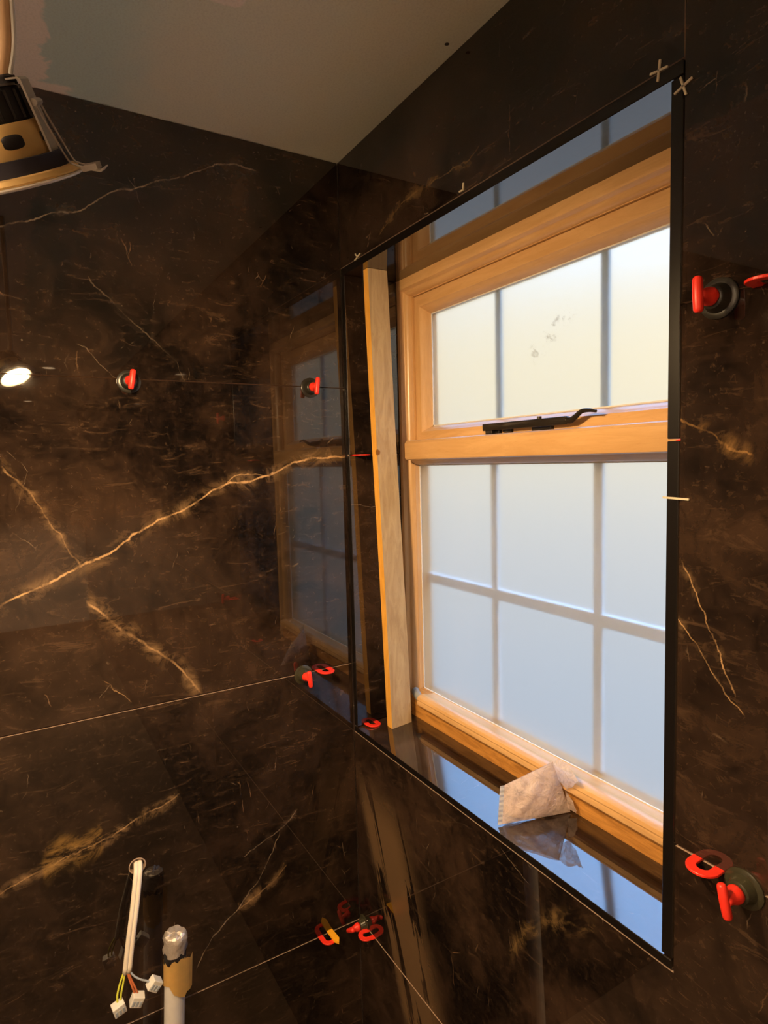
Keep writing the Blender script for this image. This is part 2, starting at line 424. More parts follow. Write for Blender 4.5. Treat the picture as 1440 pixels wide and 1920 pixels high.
n = N('brown_floor_protection_board'); P = n.pos(); c = n.noise(P, 5, 6, .65, .4)
n.bsdf(n.mix(c, (.10, .060, .034), (.17, .105, .060)), .85, n.bump(c, .2, .003)); M_FLOOR = n.m

def emis(name, col, s):
    n = N(name); e = n.new('ShaderNodeEmission'); e.inputs[0].default_value = (*col, 1); e.inputs[1].default_value = s
    n.t.links.new(e.outputs[0], n.out.inputs[0]); return n.m
M_LENS = emis('lit_warm_lens', (1.0, .72, .30), 40.0)
M_LENS_DIM = emis('lit_ceiling_lens', (1.0, .66, .36), 7.0)

# ================================================================== room shell
ZC, ZF = zz(1.066), 0.0
XE, YS, YN, XB = 6.2, -1.75, .09, 2.40     # far end, near side wall, outer face of the window wall, end of its tiling
T = .012                                    # tile thickness
XL, XR, ZT, ZS = .018, .767, .835, -.143    # window opening, finished faces

def struct(o): o['kind'] = 'structure'; return o

fl = struct(box('floor', (-.2, YS - .1, -.08), (XE + .1, YN + .1, 0), M_FLOOR)); 
ce = struct(box('ceiling', (-.2, YS - .1, ZC), (XE + .1, YN + .1, ZC + .08), M_CEIL))

# left wall with its tiles
wl = struct(box('wall_left', (-.16, YS - .1, 0), (-T, .14, ZC), M_ADH))
G = .0015
rows = [(-Z0 + .002, -.602 - G), (-.602 + G, -G), (G, .602 - G * .6), (.602 + G * .6, 1.0645)]
cols = [(-1.2, -.0015), (YS, -1.203)]
hole = [(-.466 + .0155 * math.cos(a), zz(-.3005) + .0155 * math.sin(a)) for a in [2 * math.pi * k / 28 for k in range(28)]]
for ri, (a, b) in enumerate(rows):
    for ci, (c, d) in enumerate(cols):
        o = plate('tile', [(c, zz(a)), (d, zz(a)), (d, zz(b)), (c, zz(b))], hole if (ri == 1 and ci == 0) else None, 0, 0.0, -T, [M_TA, M_EDGE], wl)

# window wall: backing built round the opening
bm = bmesh.new()
ox0, ox1, oz0, oz1 = .004, .781, zz(-.157), zz(.849)
for a, b in (((-.02, T, 0), (XE, .19, oz0)), ((-.02, T, oz1), (XE, .19, ZC)),
             ((-.16, T + .002, oz0), (ox0, .19, oz1)), ((ox1, T, oz0), (XE, .19, oz1))):
    add_box(bm, a, b)
wr = struct(finish('wall_right', bm, M_ADH))
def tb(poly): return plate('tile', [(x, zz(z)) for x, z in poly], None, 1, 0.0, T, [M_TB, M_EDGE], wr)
def rect(x0, x1, z0, z1): return [(x0, z0), (x1, z0), (x1, z1), (x0, z1)]
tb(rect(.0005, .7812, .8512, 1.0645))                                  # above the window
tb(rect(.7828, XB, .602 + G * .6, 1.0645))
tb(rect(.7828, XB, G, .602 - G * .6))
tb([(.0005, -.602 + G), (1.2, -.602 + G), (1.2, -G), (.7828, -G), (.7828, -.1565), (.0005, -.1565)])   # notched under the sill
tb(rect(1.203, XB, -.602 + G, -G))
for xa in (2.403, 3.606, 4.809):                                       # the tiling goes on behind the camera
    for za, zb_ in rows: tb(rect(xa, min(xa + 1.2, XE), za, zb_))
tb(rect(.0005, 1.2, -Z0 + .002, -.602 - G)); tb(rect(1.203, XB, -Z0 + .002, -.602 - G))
# tiles lining the window reveal, black polished edges towards the room
def lining(name, a, b, mat, ax):
    bm = bmesh.new(); add_box(bm, a, b, .0008)
    for f in bm.faces:
        f.normal_update(); f.material_index = 0 if abs(f.normal[ax]) > .9 else 1
    return finish(name, bm, [mat, M_BLACK], wr)
YB = .20
sl_ = lining('sill_tile', (.0055, -.0005, zz(ZS) - T), (.7800, .150, zz(ZS)), M_TS, 2)
for v in sl_.data.vertices: v.co.z += TILT * v.co.y
lining('soffit_tile', (.0035, -.0005, zz(ZT)), (.7805, .129, zz(ZT) + .0148), M_TS, 2)
ck_ = lining('cheek_tile', (.0035, -.0005, zz(ZS) + .0025), (XL, YB, zz(.4575)), M_TC, 0)
for v in ck_.data.vertices: v.co.z += TILT * v.co.y if v.co.z < zz(0) else 0
lining('cheek_tile', (.0035, -.0005, zz(.460)), (XL, YB, zz(ZT) - .001), M_TC, 0)
ck_ = lining('cheek_tile', (XR, -.0005, zz(ZS) + .0025), (.7810, YB, zz(.4575)), M_TC, 0)
for v in ck_.data.vertices: v.co.z += TILT * v.co.y if v.co.z < zz(0) else 0
lining('cheek_tile', (XR, -.0005, zz(.460)), (.7810, YB, zz(ZT) - .001), M_TC, 0)

# the rest of the room behind the camera
struct(box('wall_front', (-T, YS - .1, 0), (XE, YS, ZC), M_PLASTER))
struct(box('wall_back', (XE, YS - .1, 0), (XE + .1, YN + .1, ZC), M_PLASTER))
# ================================================================== window
win = empty('window_1', (.3925, .17, zz(ZS))); struct(win)
win['label'] = 'golden oak window with top-hung sash over a fixed frosted light'
bpy.context.view_layer.update()
def child(o, parent):
    o.parent = parent
    mi = Matrix.Identity(4)
    pm = parent; chain = []
    while pm is not None: chain.append(pm); pm = pm.parent
    w_ = Matrix.Identity(4)
    for c in reversed(chain): w_ = w_ @ (c.matrix_parent_inverse @ c.matrix_basis)
    o.matrix_parent_inverse = w_.inverted()
    return o

# outer frame: two jambs and a head with mitred moulded edge
prof = [(0, .128), (.0165, .128), (.0200, .1295), (.0222, .1330), (.0228, .1370), (.0240, .1385), (.0262, .1392), (.0300, .1425), (.0325, .1475), (.0335, .1530), (.0345, .1530), (.0345, .192), (0, .192)]
def side(name, pts_fn, mat):
    bm = bmesh.new()
    A, B = [], []
    for ins, y in prof:
        a, b = pts_fn(ins); A.append(bm.verts.new((a[0], y, zz(a[1])))); B.append(bm.verts.new((b[0], y, zz(b[1]))))
    k = len(prof)
    for i in range(k): bm.faces.new((A[i], A[(i + 1) % k], B[(i + 1) % k], B[i]))
    bm.faces.new(A); bm.faces.new(B[::-1])
    return child(finish(name, bm, mat, smooth=True, angle=.6), win)
fx0, fx1 = .006, .779
side('jamb', lambda i: ((fx0 + i, ZS), (fx0 + i, ZT - i)), M_OAK_Z)
side('jamb', lambda i: ((fx1 - i, ZS), (fx1 - i, ZT - i)), M_OAK_Z)
side('head', lambda i: ((fx0 + i, ZT - i), (fx1 - i, ZT - i)), M_OAK_X)
fix0, fix1 = fx0 + .0345, fx1 - .0345

def rail(name, poly, x0, x1, mat, parent=win):
    bm = bmesh.new(); prism(bm, [(y, zz(z)) for y, z in poly], 0, x0, x1)
    return child(finish(name, bm, mat, smooth=True, angle=.6), parent)
tr = rail('transom', [(.137, .487), (.137, .4475), (.150, .4370), (.158, .4345), (.163, .4345), (.172, .4345), (.192, .4345), (.192, .487)], fix0, fix1, M_OAK_X)
rail('transom_board', [(.138, .4885), (.123, .4880), (.1165, .4858), (.1130, .4810), (.1130, .4505), (.1150, .4470), (.1185, .4455), (.138, .4455)], .060, .728, M_OAK_X)
rail('bottom_rail', [(.1285, sz(.1285) - Z0 - .001), (.1285, -.0900), (.1425, -.0785), (.165, -.0800), (.192, -.0800), (.192, ZS + .011)], fix0, fix1, M_OAK_OLD)
rail('nosing', [(.143, -.0990), (.1200, -.0985), (.1170, -.0955), (.1165, -.0885), (.1175, -.0860), (.1168, -.0835), (.1190, -.0785), (.1245, -.0752), (.1320, -.0742), (.1390, -.0760), (.1450, -.0782), (.163, -.0790), (.163, -.082), (.143, -.0835)], .081, .738, M_OAK_X)
# grey silicone plug at the left end of the nosing
bm = bmesh.new(); tube(bm, catmull([(.0405, .140, zz(-.081)), (.056, .134, zz(-.083)), (.070, .131, zz(-.086)), (.0805, .130, zz(-.088))], 5), [.009] * 16, 10)
child(finish('end_cap', bm, M_SILICONE, smooth=True), win)

# top-hung sash with its own mitred ring
sash = empty('sash', (0, 0, 0)); child(sash, win)
sx0, sx1, sz0, sz1 = fix0 + .001, fix1 - .001, .4885, .7995
sp = [(0, .158), (.0165, .158), (.0185, .1590), (.0196, .1612), (.0215, .1635), (.0300, .180), (.0300, .198), (0, .198)]
def sside(name, fn, mat):
    bm = bmesh.new(); A, B = [], []
    for ins, y in sp:
        a, b = fn(ins); A.append(bm.verts.new((a[0], y, zz(a[1])))); B.append(bm.verts.new((b[0], y, zz(b[1]))))
    k = len(sp)
    for i in range(k): bm.faces.new((A[i], A[(i + 1) % k], B[(i + 1) % k], B[i]))
    bm.faces.new(A); bm.faces.new(B[::-1])
    return child(finish(name, bm, mat, smooth=True, angle=.6), sash)
TI = 1.24
sside('stile', lambda i: ((sx0 + i, sz0 + i), (sx0 + i, sz1 - i * TI)), M_OAK_Z)
sside('stile', lambda i: ((sx1 - i, sz0 + i), (sx1 - i, sz1 - i * TI)), M_OAK_Z)
sside('top_rail', lambda i: ((sx0 + i, sz1 - i * TI), (sx1 - i, sz1 - i * TI)), M_OAK_X)
sside('bottom_rail', lambda i: ((sx0 + i, sz0 + i), (sx1 - i, sz0 + i)), M_OAK_X)
child(box('glass_pane', (sx0 + .026, .1835, zz(sz0 + .026)), (sx1 - .026, .1875, zz(sz1 - .03)), M_GLASS), sash)
for x in (.267, .518):
    child(box('glazing_bar', (x - .0080, .2000, zz(sz0 + .020)), (x + .0080, .2060, zz(sz1 - .031)), M_BAR, bevel=.001), sash)
# lower fixed light
child(box('glass_pane', (fix0 - .004, .1655, zz(-.084)), (fix1 + .004, .1695, zz(.4375)), M_GLASS), win)
for x in (.267, .518):
    child(box('glazing_bar', (x - .0090, .1850, zz(-.080)), (x + .0090, .1920, zz(.4345)), M_BAR2, bevel=.001), win)
child(box('glazing_bar', (fix0, .1840, zz(.1665)), (fix1, .1930, zz(.1875)), M_BAR2, bevel=.001), win)

# white glazing gaskets round both panes
def gasket(x0, x1, z0, z1, y, parent, wd=.0026):
    bm = bmesh.new()
    add_box(bm, (x0, y - .0022, zz(z0)), (x1, y, zz(z0 + wd))); add_box(bm, (x0, y - .0022, zz(z1 - wd)), (x1, y, zz(z1)))
    add_box(bm, (x0, y - .0022, zz(z0)), (x0 + wd, y, zz(z1))); add_box(bm, (x1 - wd, y - .0022, zz(z0)), (x1, y, zz(z1)))
    child(finish('gasket', bm, M_WHITE), parent)
gasket(sx0 + .0295, sx1 - .0295, sz0 + .0295, sz1 - .0370, .1834, sash)
gasket(fix0 - .0005, fix1 + .0005, -.0802, .4350, .1654, win)

# casement stay on the sash bottom rail
stay = empty('casement_stay', (.30, .15, zz(.50))); child(stay, sash)
def st(name, bm, **k): return child(finish(name, bm, M_DARKMETAL, smooth=True, angle=.6), stay)
bm = bmesh.new(); add_box(bm, (.287, .140, zz(.4955)), (.492, .1475, zz(.5085)), .0015, 2); st('stay_bar', bm)
bm = bmesh.new(); tube(bm, catmull([(.489, .144, zz(.5020)), (.502, .142, zz(.5015)), (.515, .138, zz(.5065)), (.528, .135, zz(.5125)), (.543, .134, zz(.5130)), (.557, .134, zz(.5105))], 6), [.0060 - .0038 * min(1, i / 30) for i in range(31)], 10, flat=(1, .8)); st('tail', bm)
bm = bmesh.new(); add_box(bm, (.288, .150, zz(.4885)), (.322, .159, zz(.4985)), .001); add_box(bm, (.294, .141, zz(.4895)), (.312, .151, zz(.4965)), .001); st('pivot_bracket', bm)
bm = bmesh.new(); add_box(bm, (.330, .152, zz(.4905)), (.352, .159, zz(.4965)), .001); st('pin', bm)
bm = bmesh.new(); add_box(bm, (.405, .150, zz(.4895)), (.450, .159, zz(.4960)), .001)
tube(bm, [(.428, .146, zz(.500)), (.428, .146, zz(.5125))], .004, 8); st('peg', bm)

# ================================================================== things
# ---- pine prop wedged between sill and soffit
bm = bmesh.new()
zb, zt_ = zz(ZS) + .0005, zz(ZT) - .0005
def ring(t, z):
    y0 = .0545 + (.0210 - .0545) * t; y1 = .1055 + (.0670 - .1055) * t; x0 = .0545 + .005 * t; x1 = .0755 + .0035 * t
    wv = .0012 * math.sin(t * 7)
    return [bm.verts.new(p) for p in ((x0 + wv, y0, z), (x1 + wv, y0 + .0, z), (x1 + wv, y1, z), (x0 + wv, y1, z))]
R_ = [ring(k / 24, zb + (zt_ - zb) * k / 24) for k in range(25)]
for v in R_[0]: v.co.z = sz(v.co.y) + .0004
for a, b in zip(R_, R_[1:]):
    for k in range(4): bm.faces.new((a[k], a[(k + 1) % 4], b[(k + 1) % 4], b[k]))
bm.faces.new(R_[0][::-1]); bm.faces.new(R_[-1])
es = [e for e in bm.edges if abs(e.verts[0].co.z - e.verts[1].co.z) > .01]
bmesh.ops.bevel(bm, geom=es, offset=.0010, segments=1, affect='EDGES')
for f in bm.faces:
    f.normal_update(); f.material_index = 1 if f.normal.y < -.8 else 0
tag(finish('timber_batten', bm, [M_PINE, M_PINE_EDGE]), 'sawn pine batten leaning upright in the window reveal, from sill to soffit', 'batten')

# ---- horseshoe shims: flat U plates pushed into the joints
def u_mesh(wd=.0350, ln=.040, leg=.0105, th=.0030):
    """open end at y=0 pointing to -y, round end at y=ln ... built in the xy plane, thickness z"""
    r0 = wd / 2; r1 = r0 - leg; out = [(-r0, 0)]; seg = 14
    pts_o = [(-r0, 0)] + [(-r0 * math.cos(a), ln - r0 + r0 * math.sin(a)) for a in [math.pi * k / seg for k in range(seg + 1)]] + [(r0, 0)]
    pts_i = [(-r1, 0)] + [(-r1 * math.cos(a), ln - r0 + r1 * math.sin(a)) for a in [math.pi * k / seg for k in range(seg + 1)]] + [(r1, 0)]
    bm = bmesh.new()
    lv = [[bm.verts.new((x, y, z)) for x, y in P_] for P_ in (pts_o, pts_i) for z in (-th / 2, th / 2)]
    o0, o1, i0, i1 = lv; m = len(o0)
    for k in range(m - 1):
        bm.faces.new((o0[k], o0[k + 1], o1[k + 1], o1[k])); bm.faces.new((i0[k + 1], i0[k], i1[k], i1[k + 1]))
        bm.faces.new((o1[k], o1[k + 1], i1[k + 1], i1[k])); bm.faces.new((o0[k + 1], o0[k], i0[k], i0[k + 1]))
    for k in (0, m - 1): bm.faces.new((o0[k], o1[k], i1[k], i0[k]))
    bmesh.ops.recalc_face_normals(bm, faces=bm.faces)
    bmesh.ops.bevel(bm, geom=[e for e in bm.edges if len(e.link_faces) == 2 and e.calc_face_angle(0) > .8], offset=.0005, segments=1, affect='EDGES')
    bmesh.ops.recalc_face_normals(bm, faces=bm.faces)
    me = bpy.data.meshes.new('horseshoe_shim'); bm.to_mesh(me); bm.free(); me.materials.append(M_RED); return me
U = u_mesh()
SH = 'red horseshoe shims in the tile joints'
def shim(loc, yaw, label, tilt=0.0, roll=0.0):
    o = bpy.data.objects.new('horseshoe_shim', U); C.objects.link(o)
    o.location = (loc[0], loc[1], zz(loc[2])); o.rotation_euler = (tilt, roll, yaw)
    tag(o, label, 'shim', SH); return o
R90 = math.pi / 2
shim((-.006, -.071, .0), -R90, 'red horseshoe shim in the left wall joint, right of the smoked-cap clip')
shim((-.006, -.088, -.602), -R90 + .05, 'red horseshoe shim with the yellow wedge lying across it, low in the corner')
shim((.055, .010, -.602), math.pi - .15, 'red horseshoe shim under the window wall tile beside the bottom corner')
shim((.8215, .012, .0), math.pi + .06, 'red horseshoe shim right of the window, beside the large clip at lower right')
shim((.872, .010, .6015), math.pi + .1, 'red horseshoe shim at upper right edge, right of the upper T-handle clip')
shim((.004, .034, sz(.034) - Z0 + .0017), -R90, 'red horseshoe shim on the window sill under the left reveal tile', roll=-math.atan(TILT))
shim((.004, .026, .4588), -R90, 'red horseshoe shim edge-on in the left reveal joint behind the pine batten')
shim((.782, .058, .4588), R90, 'small red tip of a shim in the right reveal, in front of the window transom')
shim((.782, .043, sz(.043) - Z0 + .0017), R90, 'red shim tip at the right end of the window sill', roll=math.atan(TILT))

# ---- yellow wedge lying over a shim
bm = bmesh.new()
poly = [(-.026, -.004), (-.020, -.0065), (.016, -.0065), (.026, 0), (.016, .0065), (-.020, .0065), (-.026, .004)]
A = [bm.verts.new((x, y, 0)) for x, y in poly]; B = [bm.verts.new((x, y, .002 + .004 * (.026 + x) / .052)) for x, y in poly]
bm.faces.new(A[::-1]); bm.faces.new(B)
for i in range(7): bm.faces.new((A[i], A[(i + 1) % 7], B[(i + 1) % 7], B[i]))
o = finish('tile_wedge', bm, M_YEL)
o.location = (.017, -.0765, zz(-.6000)); o.rotation_euler = (0, math.radians(4), math.radians(3))
tag(o, 'yellow plastic wedge poking out of the low joint near the corner', 'wedge')

# ---- T-handle levelling clips
SEG = 24
def clip_parts(cap_mat):
    bm = bmesh.new(); lathe(bm, [(.0205, 0), (.0205, .0015), (.0190, .0025), (.0150, .0030), (.0135, .0070), (.0115, .0125), (.0100, .0135), (.0070, .0138), (.0070, .0005), (.0205, 0)], SEG)
    bmesh.ops.remove_doubles(bm, verts=bm.verts, dist=1e-6)
    bmesh.ops.recalc_face_normals(bm, faces=bm.faces)
    for f in bm.faces: f.smooth = True
    for e in bm.edges:
        if len(e.link_faces) == 2 and e.calc_face_angle(0) > .6: e.smooth = False
    cap = bpy.data.meshes.new('cap'); bm.to_mesh(cap); bm.free(); cap.materials.append(cap_mat)
    return cap
CAP_D, CAP_C = clip_parts(M_DARKCAP), clip_parts(M_CAP)
bm = bmesh.new(); lathe(bm, [(0, .0140), (.0088, .0140), (.0094, .0165), (.0088, .0205), (.0068, .0250), (.0058, .0300), (.0058, .0350), (0, .0350)], 20)
bmesh.ops.recalc_face_normals(bm, faces=bm.faces)
for f in bm.faces: f.smooth = True
STEM = bpy.data.meshes.new('stem'); bm.to_mesh(STEM); bm.free(); STEM.materials.append(M_RED)
bm = bmesh.new()
tube(bm, [(0, x, .0355) for x in (-.0175, -.0165, -.0145, 0, .0145, .0165, .0175)], [.0025, .0040, .0048, .0052, .0048, .0040, .0025], 12)
bmesh.ops.recalc_face_normals(bm, faces=bm.faces)
for f in bm.faces: f.smooth = True
TBAR = bpy.data.meshes.new('handle'); bm.to_mesh(TBAR); bm.free(); TBAR.materials.append(M_RED)
def clip(loc, wall, spin, label, cap):
    e = empty('levelling_clip', (loc[0], loc[1], zz(loc[2])))
    # local z points out of the wall, local y up the wall
    Mx = Matrix(((0, 0, 1), (1, 0, 0), (0, 1, 0))) if wall == 'A' else Matrix(((1, 0, 0), (0, 0, -1), (0, 1, 0)))
    e.rotation_euler = (Mx.to_4x4() @ Matrix.Rotation(spin, 4, 'Z')).to_euler()
    for nm, me in (('cap', cap), ('stem', STEM), ('handle', TBAR)):
        p = bpy.data.objects.new(nm, me); C.objects.link(p); p.parent = e
    return tag(e, label, 'clip', 'red T-handle tile levelling clips')
clip((.0004, -.432, .597), 'A', -.18, 'red T-handle levelling clip on the upper left wall joint, far from the corner', CAP_D)
clip((.0004, -.079, .600), 'A', -.12, 'red T-handle levelling clip over the window reflection, nearest the corner', CAP_D)
clip((.0004, -.118, -.003), 'A', .10, 'red T-handle levelling clip with smoked cap on the middle left wall joint', CAP_C)
clip((.0225, -.0004, -.6006), 'B', -.95, 'red T-handle levelling clip low in the corner between two horseshoe shims', CAP_C)
clip((.823, -.0004, .598), 'B', .05, 'red T-handle levelling clip right of the upper window panes', CAP_D)
clip((.861, -.0004, -.005), 'B', .22, 'largest red T-handle levelling clip with smoked cap, lower right of the window', CAP_C)

# ---- cross spacers stuck at the joints round the window
def cross(loc, rot, arms, label, ln=.0105, wd=.0011):
    bm = bmesh.new()
    for a in arms:
        c, s = math.cos(a), math.sin(a); d = Vector((c, 0, s)); nn = Vector((-s, 0, c)) * wd
        A = [d * 0 + nn, d * ln + nn, d * ln - nn, d * 0 - nn]
        f = [bm.verts.new(p + Vector((0, -.0018, 0))) for p in A]; b = [bm.verts.new(p) for p in A]
        bm.faces.new(f); bm.faces.new(b[::-1])
        for i in range(4): bm.faces.new((f[i], f[(i + 1) % 4], b[(i + 1) % 4], b[i]))
    o = finish('tile_spacer', bm, M_CREAM); o.location = (loc[0], -.0004, zz(loc[1])); o.rotation_euler = (0, -rot, 0)
    return tag(o, label, 'spacer', 'cream plastic tile spacers round the window')
PI = math.pi
cross((.753, .852), -.12, (0, PI / 2, PI, -PI / 2), 'cream cross spacer above the top right corner of the window opening')
cross((.7815, .822), .32, (0, PI / 2, PI, -PI / 2), 'cream cross spacer right of the top right corner of the window opening')
cross((.418, .855), -.05, (PI, PI / 2), 'small cream spacer halfway along the joint above the window', .010)
cross((.078, .853), .30, (0, PI, PI / 2 + .5), 'cream spacer on the joint above the pine batten', .012)
cross((.7790, .395), -.04, (0, PI), 'straight cream spacer across the right window edge', .0155)

# ---- twin cable coming out of the hole, with three connectors
cab = empty('cable', (0, -.466, zz(-.30)))
tag(cab, 'cream flat cable hanging from a hole in the left wall, ending in three white connectors', 'cable')
path = catmull([(-.06, -.462, zz(-.292)), (-.02, -.463, zz(-.294)), (.008, -.466, zz(-.303)), (.022, -.472, zz(-.326)), (.033, -.480, zz(-.362)), (.043, -.490, zz(-.405)), (.050, -.5005, zz(-.462))], 6)
bm = bmesh.new()
k = len(path)
for side_ in (-1, 1):                       # two sheathed cores side by side read as one flat cable
    tube(bm, [p + Vector((0, side_ * .0034, 0)) for p in path], .0046, 12)
child(finish('sheath', bm, M_SHEATH, smooth=True), cab)
def wire(name, pts, m, r=.0017):
    bm = bmesh.new(); tube(bm, catmull([(a, b, zz(c)) for a, b, c in pts], 6), r, 8); return child(finish(name, bm, m, smooth=True), cab)
wire('earth_wire', [(.050, -.5055, -.458), (.054, -.513, -.472), (.058, -.519, -.488), (.060, -.520, -.502)], M_WGRN)
wire('earth_wire', [(.050, -.5035, -.458), (.054, -.508, -.474), (.058, -.513, -.490), (.060, -.5145, -.502)], M_WGRN)
wire('live_wire', [(.050, -.5005, -.458), (.055, -.4975, -.472), (.060, -.494, -.486), (.061, -.4905, -.500)], M_WBRN)
wire('live_wire', [(.050, -.4990, -.458), (.055, -.4945, -.474), (.060, -.490, -.486), (.061, -.4865, -.499)], M_WBRN)
wire('neutral_wire', [(.050, -.497, -.458), (.055, -.489, -.470), (.059, -.479, -.478), (.060, -.470, -.484), (.061, -.464, -.489)], M_WBLUE)
def connector(loc, rot):
    bm = bmesh.new(); add_box(bm, (-.0085, -.0105, -.010), (.0085, .0105, .010), .0015, 2)
    o = finish('connector', bm, M_WHITE); o.location = (loc[0], loc[1], zz(loc[2])); o.rotation_euler = rot
    o.parent = cab; o.location = Vector(o.location) - Vector((0, -.466, zz(-.30)))
    for i in (-1, 0, 1):
        b2 = bmesh.new(); add_box(b2, (.0084, i * .0062 - .0019, -.0065), (.0094, i * .0062 + .0019, .0030), .0003)
        s = finish('lever', b2, M_WBLUE); s.parent = o
    return o
connector((.062, -.5185, -.5105), (.22, .1, .15))
connector((.063, -.4880, -.5085), (-.42, .1, -.1))
connector((.063, -.4575, -.4935), (-.75, .1, .1))

# rim of the cable hole
bm = bmesh.new()
Mh = Matrix.Translation((0, -.466, zz(-.3005))) @ Matrix.Rotation(R90, 4, 'Y')
lathe(bm, [(.0128, -.010), (.0145, -.010), (.0152, .0006), (.0142, .0010), (.0132, .0004), (.0128, -.010)], 28, Mh)
o = child(finish('hole_rim', bm, M_EDGE, smooth=True, angle=.7), wl)

# ---- capped waste pipe
pe = empty('waste_pipe', (.10, -.466, 0)); tag(pe, 'upright plastic waste pipe capped with silver tape and torn masking tape', 'pipe')
base, top = Vector((.10, -.472, 0)), Vector((.10, -.4240, zz(-.398)))
axd = (top - base).normalized()
bm = bmesh.new(); tube(bm, [base, base.lerp(top, .5), top], .0178, 24); child(finish('pipe', bm, M_PIPE, smooth=True, angle=.8), pe)
rng = random.Random(5)
bm = bmesh.new()                         # crumpled duct tape cap
Mc = Matrix.Translation(top) @ axd.to_track_quat('Z', 'Y').to_matrix().to_4x4()
lathe(bm, [(.0188, -.020), (.0200, -.012), (.0196, -.004), (.0204, .004), (.0196, .0100), (.0178, .0135), (.0120, .0150), (.006, .0138), (0, .0142)], 22, Mc)
for v in bm.verts: v.co += Vector((rng.uniform(-1, 1), rng.uniform(-1, 1), rng.uniform(-1, 1))) * .0019
child(finish('tape_cap', bm, M_DUCT, smooth=True, angle=.9), pe)
bm = bmesh.new()                         # dark band of tape round the neck
lathe(bm, [(.0183, -.040), (.0187, -.040), (.0190, -.018), (.0184, -.017)], 22, Mc)
for v in bm.verts: v.co += Vector((rng.uniform(-1, 1), rng.uniform(-1, 1), rng.uniform(-1, 1))) * .0006
child(finish('tape_band', bm, M_HEAT, smooth=True), pe)
bm = bmesh.new()                         # torn masking tape, ragged edges, one corner lifting off
seg = 30; lo, hi = [], []
for k in range(seg + 1):
    a = 2.25 * math.pi * k / seg + .62 + math.pi
    r = .0188 + .0009 * (k / seg) + (.010 * max(0, (k - seg + 4) / 4) ** 1.5)
    z0 = -.085 + rng.uniform(-.004, .004) + .012 * math.sin(a * 1.7); z1 = -.029 + rng.uniform(-.005, .003) + .005 * math.sin(a * 2 + 1)
    lo.append(bm.verts.new(Mc @ Vector((r * math.cos(a), r * math.sin(a), z0)))); hi.append(bm.verts.new(Mc @ Vector((r * 1.01 * math.cos(a), r * 1.01 * math.sin(a), z1))))
for k in range(seg): bm.faces.new((lo[k], lo[k + 1], hi[k + 1], hi[k]))
bmesh.ops.solidify(bm, geom=bm.faces[:], thickness=.0003)
child(finish('masking_tape', bm, M_MASK, smooth=True, angle=.7), pe)

# ---- clear plastic sachet on the sill
n = N('clear_crinkled_plastic'); v = n.pos()
h = n.noise(v, 55, 5, .65, 1.5); h2 = n.noise(v, 180, 3, .6, .5)
bmp = n.bump(n.math('ADD', h, n.math('MULTIPLY', h2, .3)), .9, .004)
d = n.new('ShaderNodeBsdfPrincipled'); d.inputs['Base Color'].default_value = (.80, .65, .58, 1); d.inputs['Roughness'].default_value = .22; n.put(d.inputs['Normal'], bmp)
d.inputs['Subsurface Weight'].default_value = 0.0
tl = n.new('ShaderNodeBsdfTranslucent'); tl.inputs[0].default_value = (.70, .62, .60, 1)
tp = n.new('ShaderNodeBsdfTransparent')
m1 = n.new('ShaderNodeMixShader'); m1.inputs[0].default_value = .35; n.t.links.new(d.outputs[0], m1.inputs[1]); n.t.links.new(tl.outputs[0], m1.inputs[2])
m2 = n.new('ShaderNodeMixShader'); n.put(m2.inputs[0], n.ramp(h, .40, .70, .14, .55)); n.t.links.new(m1.outputs[0], m2.inputs[1]); n.t.links.new(tp.outputs[0], m2.inputs[2])
n.t.links.new(m2.outputs[0], n.out.inputs[0]); M_BAG = n.m
M_SEAL = plain('crimped_clear_seal', (.72, .72, .74), .25)
M_DUST = plain('pink_tile_dust', (.66, .50, .43), .95)
bag = empty('plastic_sachet', (.50, .07, zz(ZS))); tag(bag, 'crinkled clear plastic sachet slumped on the window sill against the frame', 'plastic bag')
rngb = random.Random(11)
P0 = Vector((.472, .016, sz(.016) + .002)); P1 = Vector((.456, .036, zz(-.088))); P2 = Vector((.500, .100, zz(-.048))); P3 = Vector((.517, .122, sz(.122) + .002))
def patch(s, t): return (P0.lerp(P3, s)).lerp(P1.lerp(P2, s), t)
nx, ny = 26, 18
nrm = (P3 - P0).cross(P1 - P0).normalized()
if nrm.x < 0: nrm = -nrm
def grid(sign, thick):
    bm = bmesh.new(); vs2 = []
    for j in range(ny + 1):
        row = []
        for i in range(nx + 1):
            s, t = i / nx, j / ny
            p = patch(s, t)
            bul = math.sin(PI * min(1, s * 1.0)) ** .6 * math.sin(PI * min(1, t * .92 + .04)) ** .7
            cr = .0022 * math.sin(9 * s + 5 * t + sign) + .0016 * math.sin(17 * s - 11 * t) + rngb.uniform(-.0007, .0007)
            p = p + nrm * (sign * thick * bul + cr * (bul if bul > 0 else 0))
            p.y = min(p.y, .1262)
            if p.z < sz(p.y) + .0012: p.z = sz(p.y) + .0012
            row.append(bm.verts.new(p))
        vs2.append(row)
    for j in range(ny):
        for i in range(nx): bm.faces.new((vs2[j][i], vs2[j][i + 1], vs2[j + 1][i + 1], vs2[j + 1][i]))
    return bm
child(finish('front_film', grid(1, .013), M_BAG, smooth=True), bag)
child(finish('back_film', grid(-1, .012), M_BAG, smooth=True), bag)
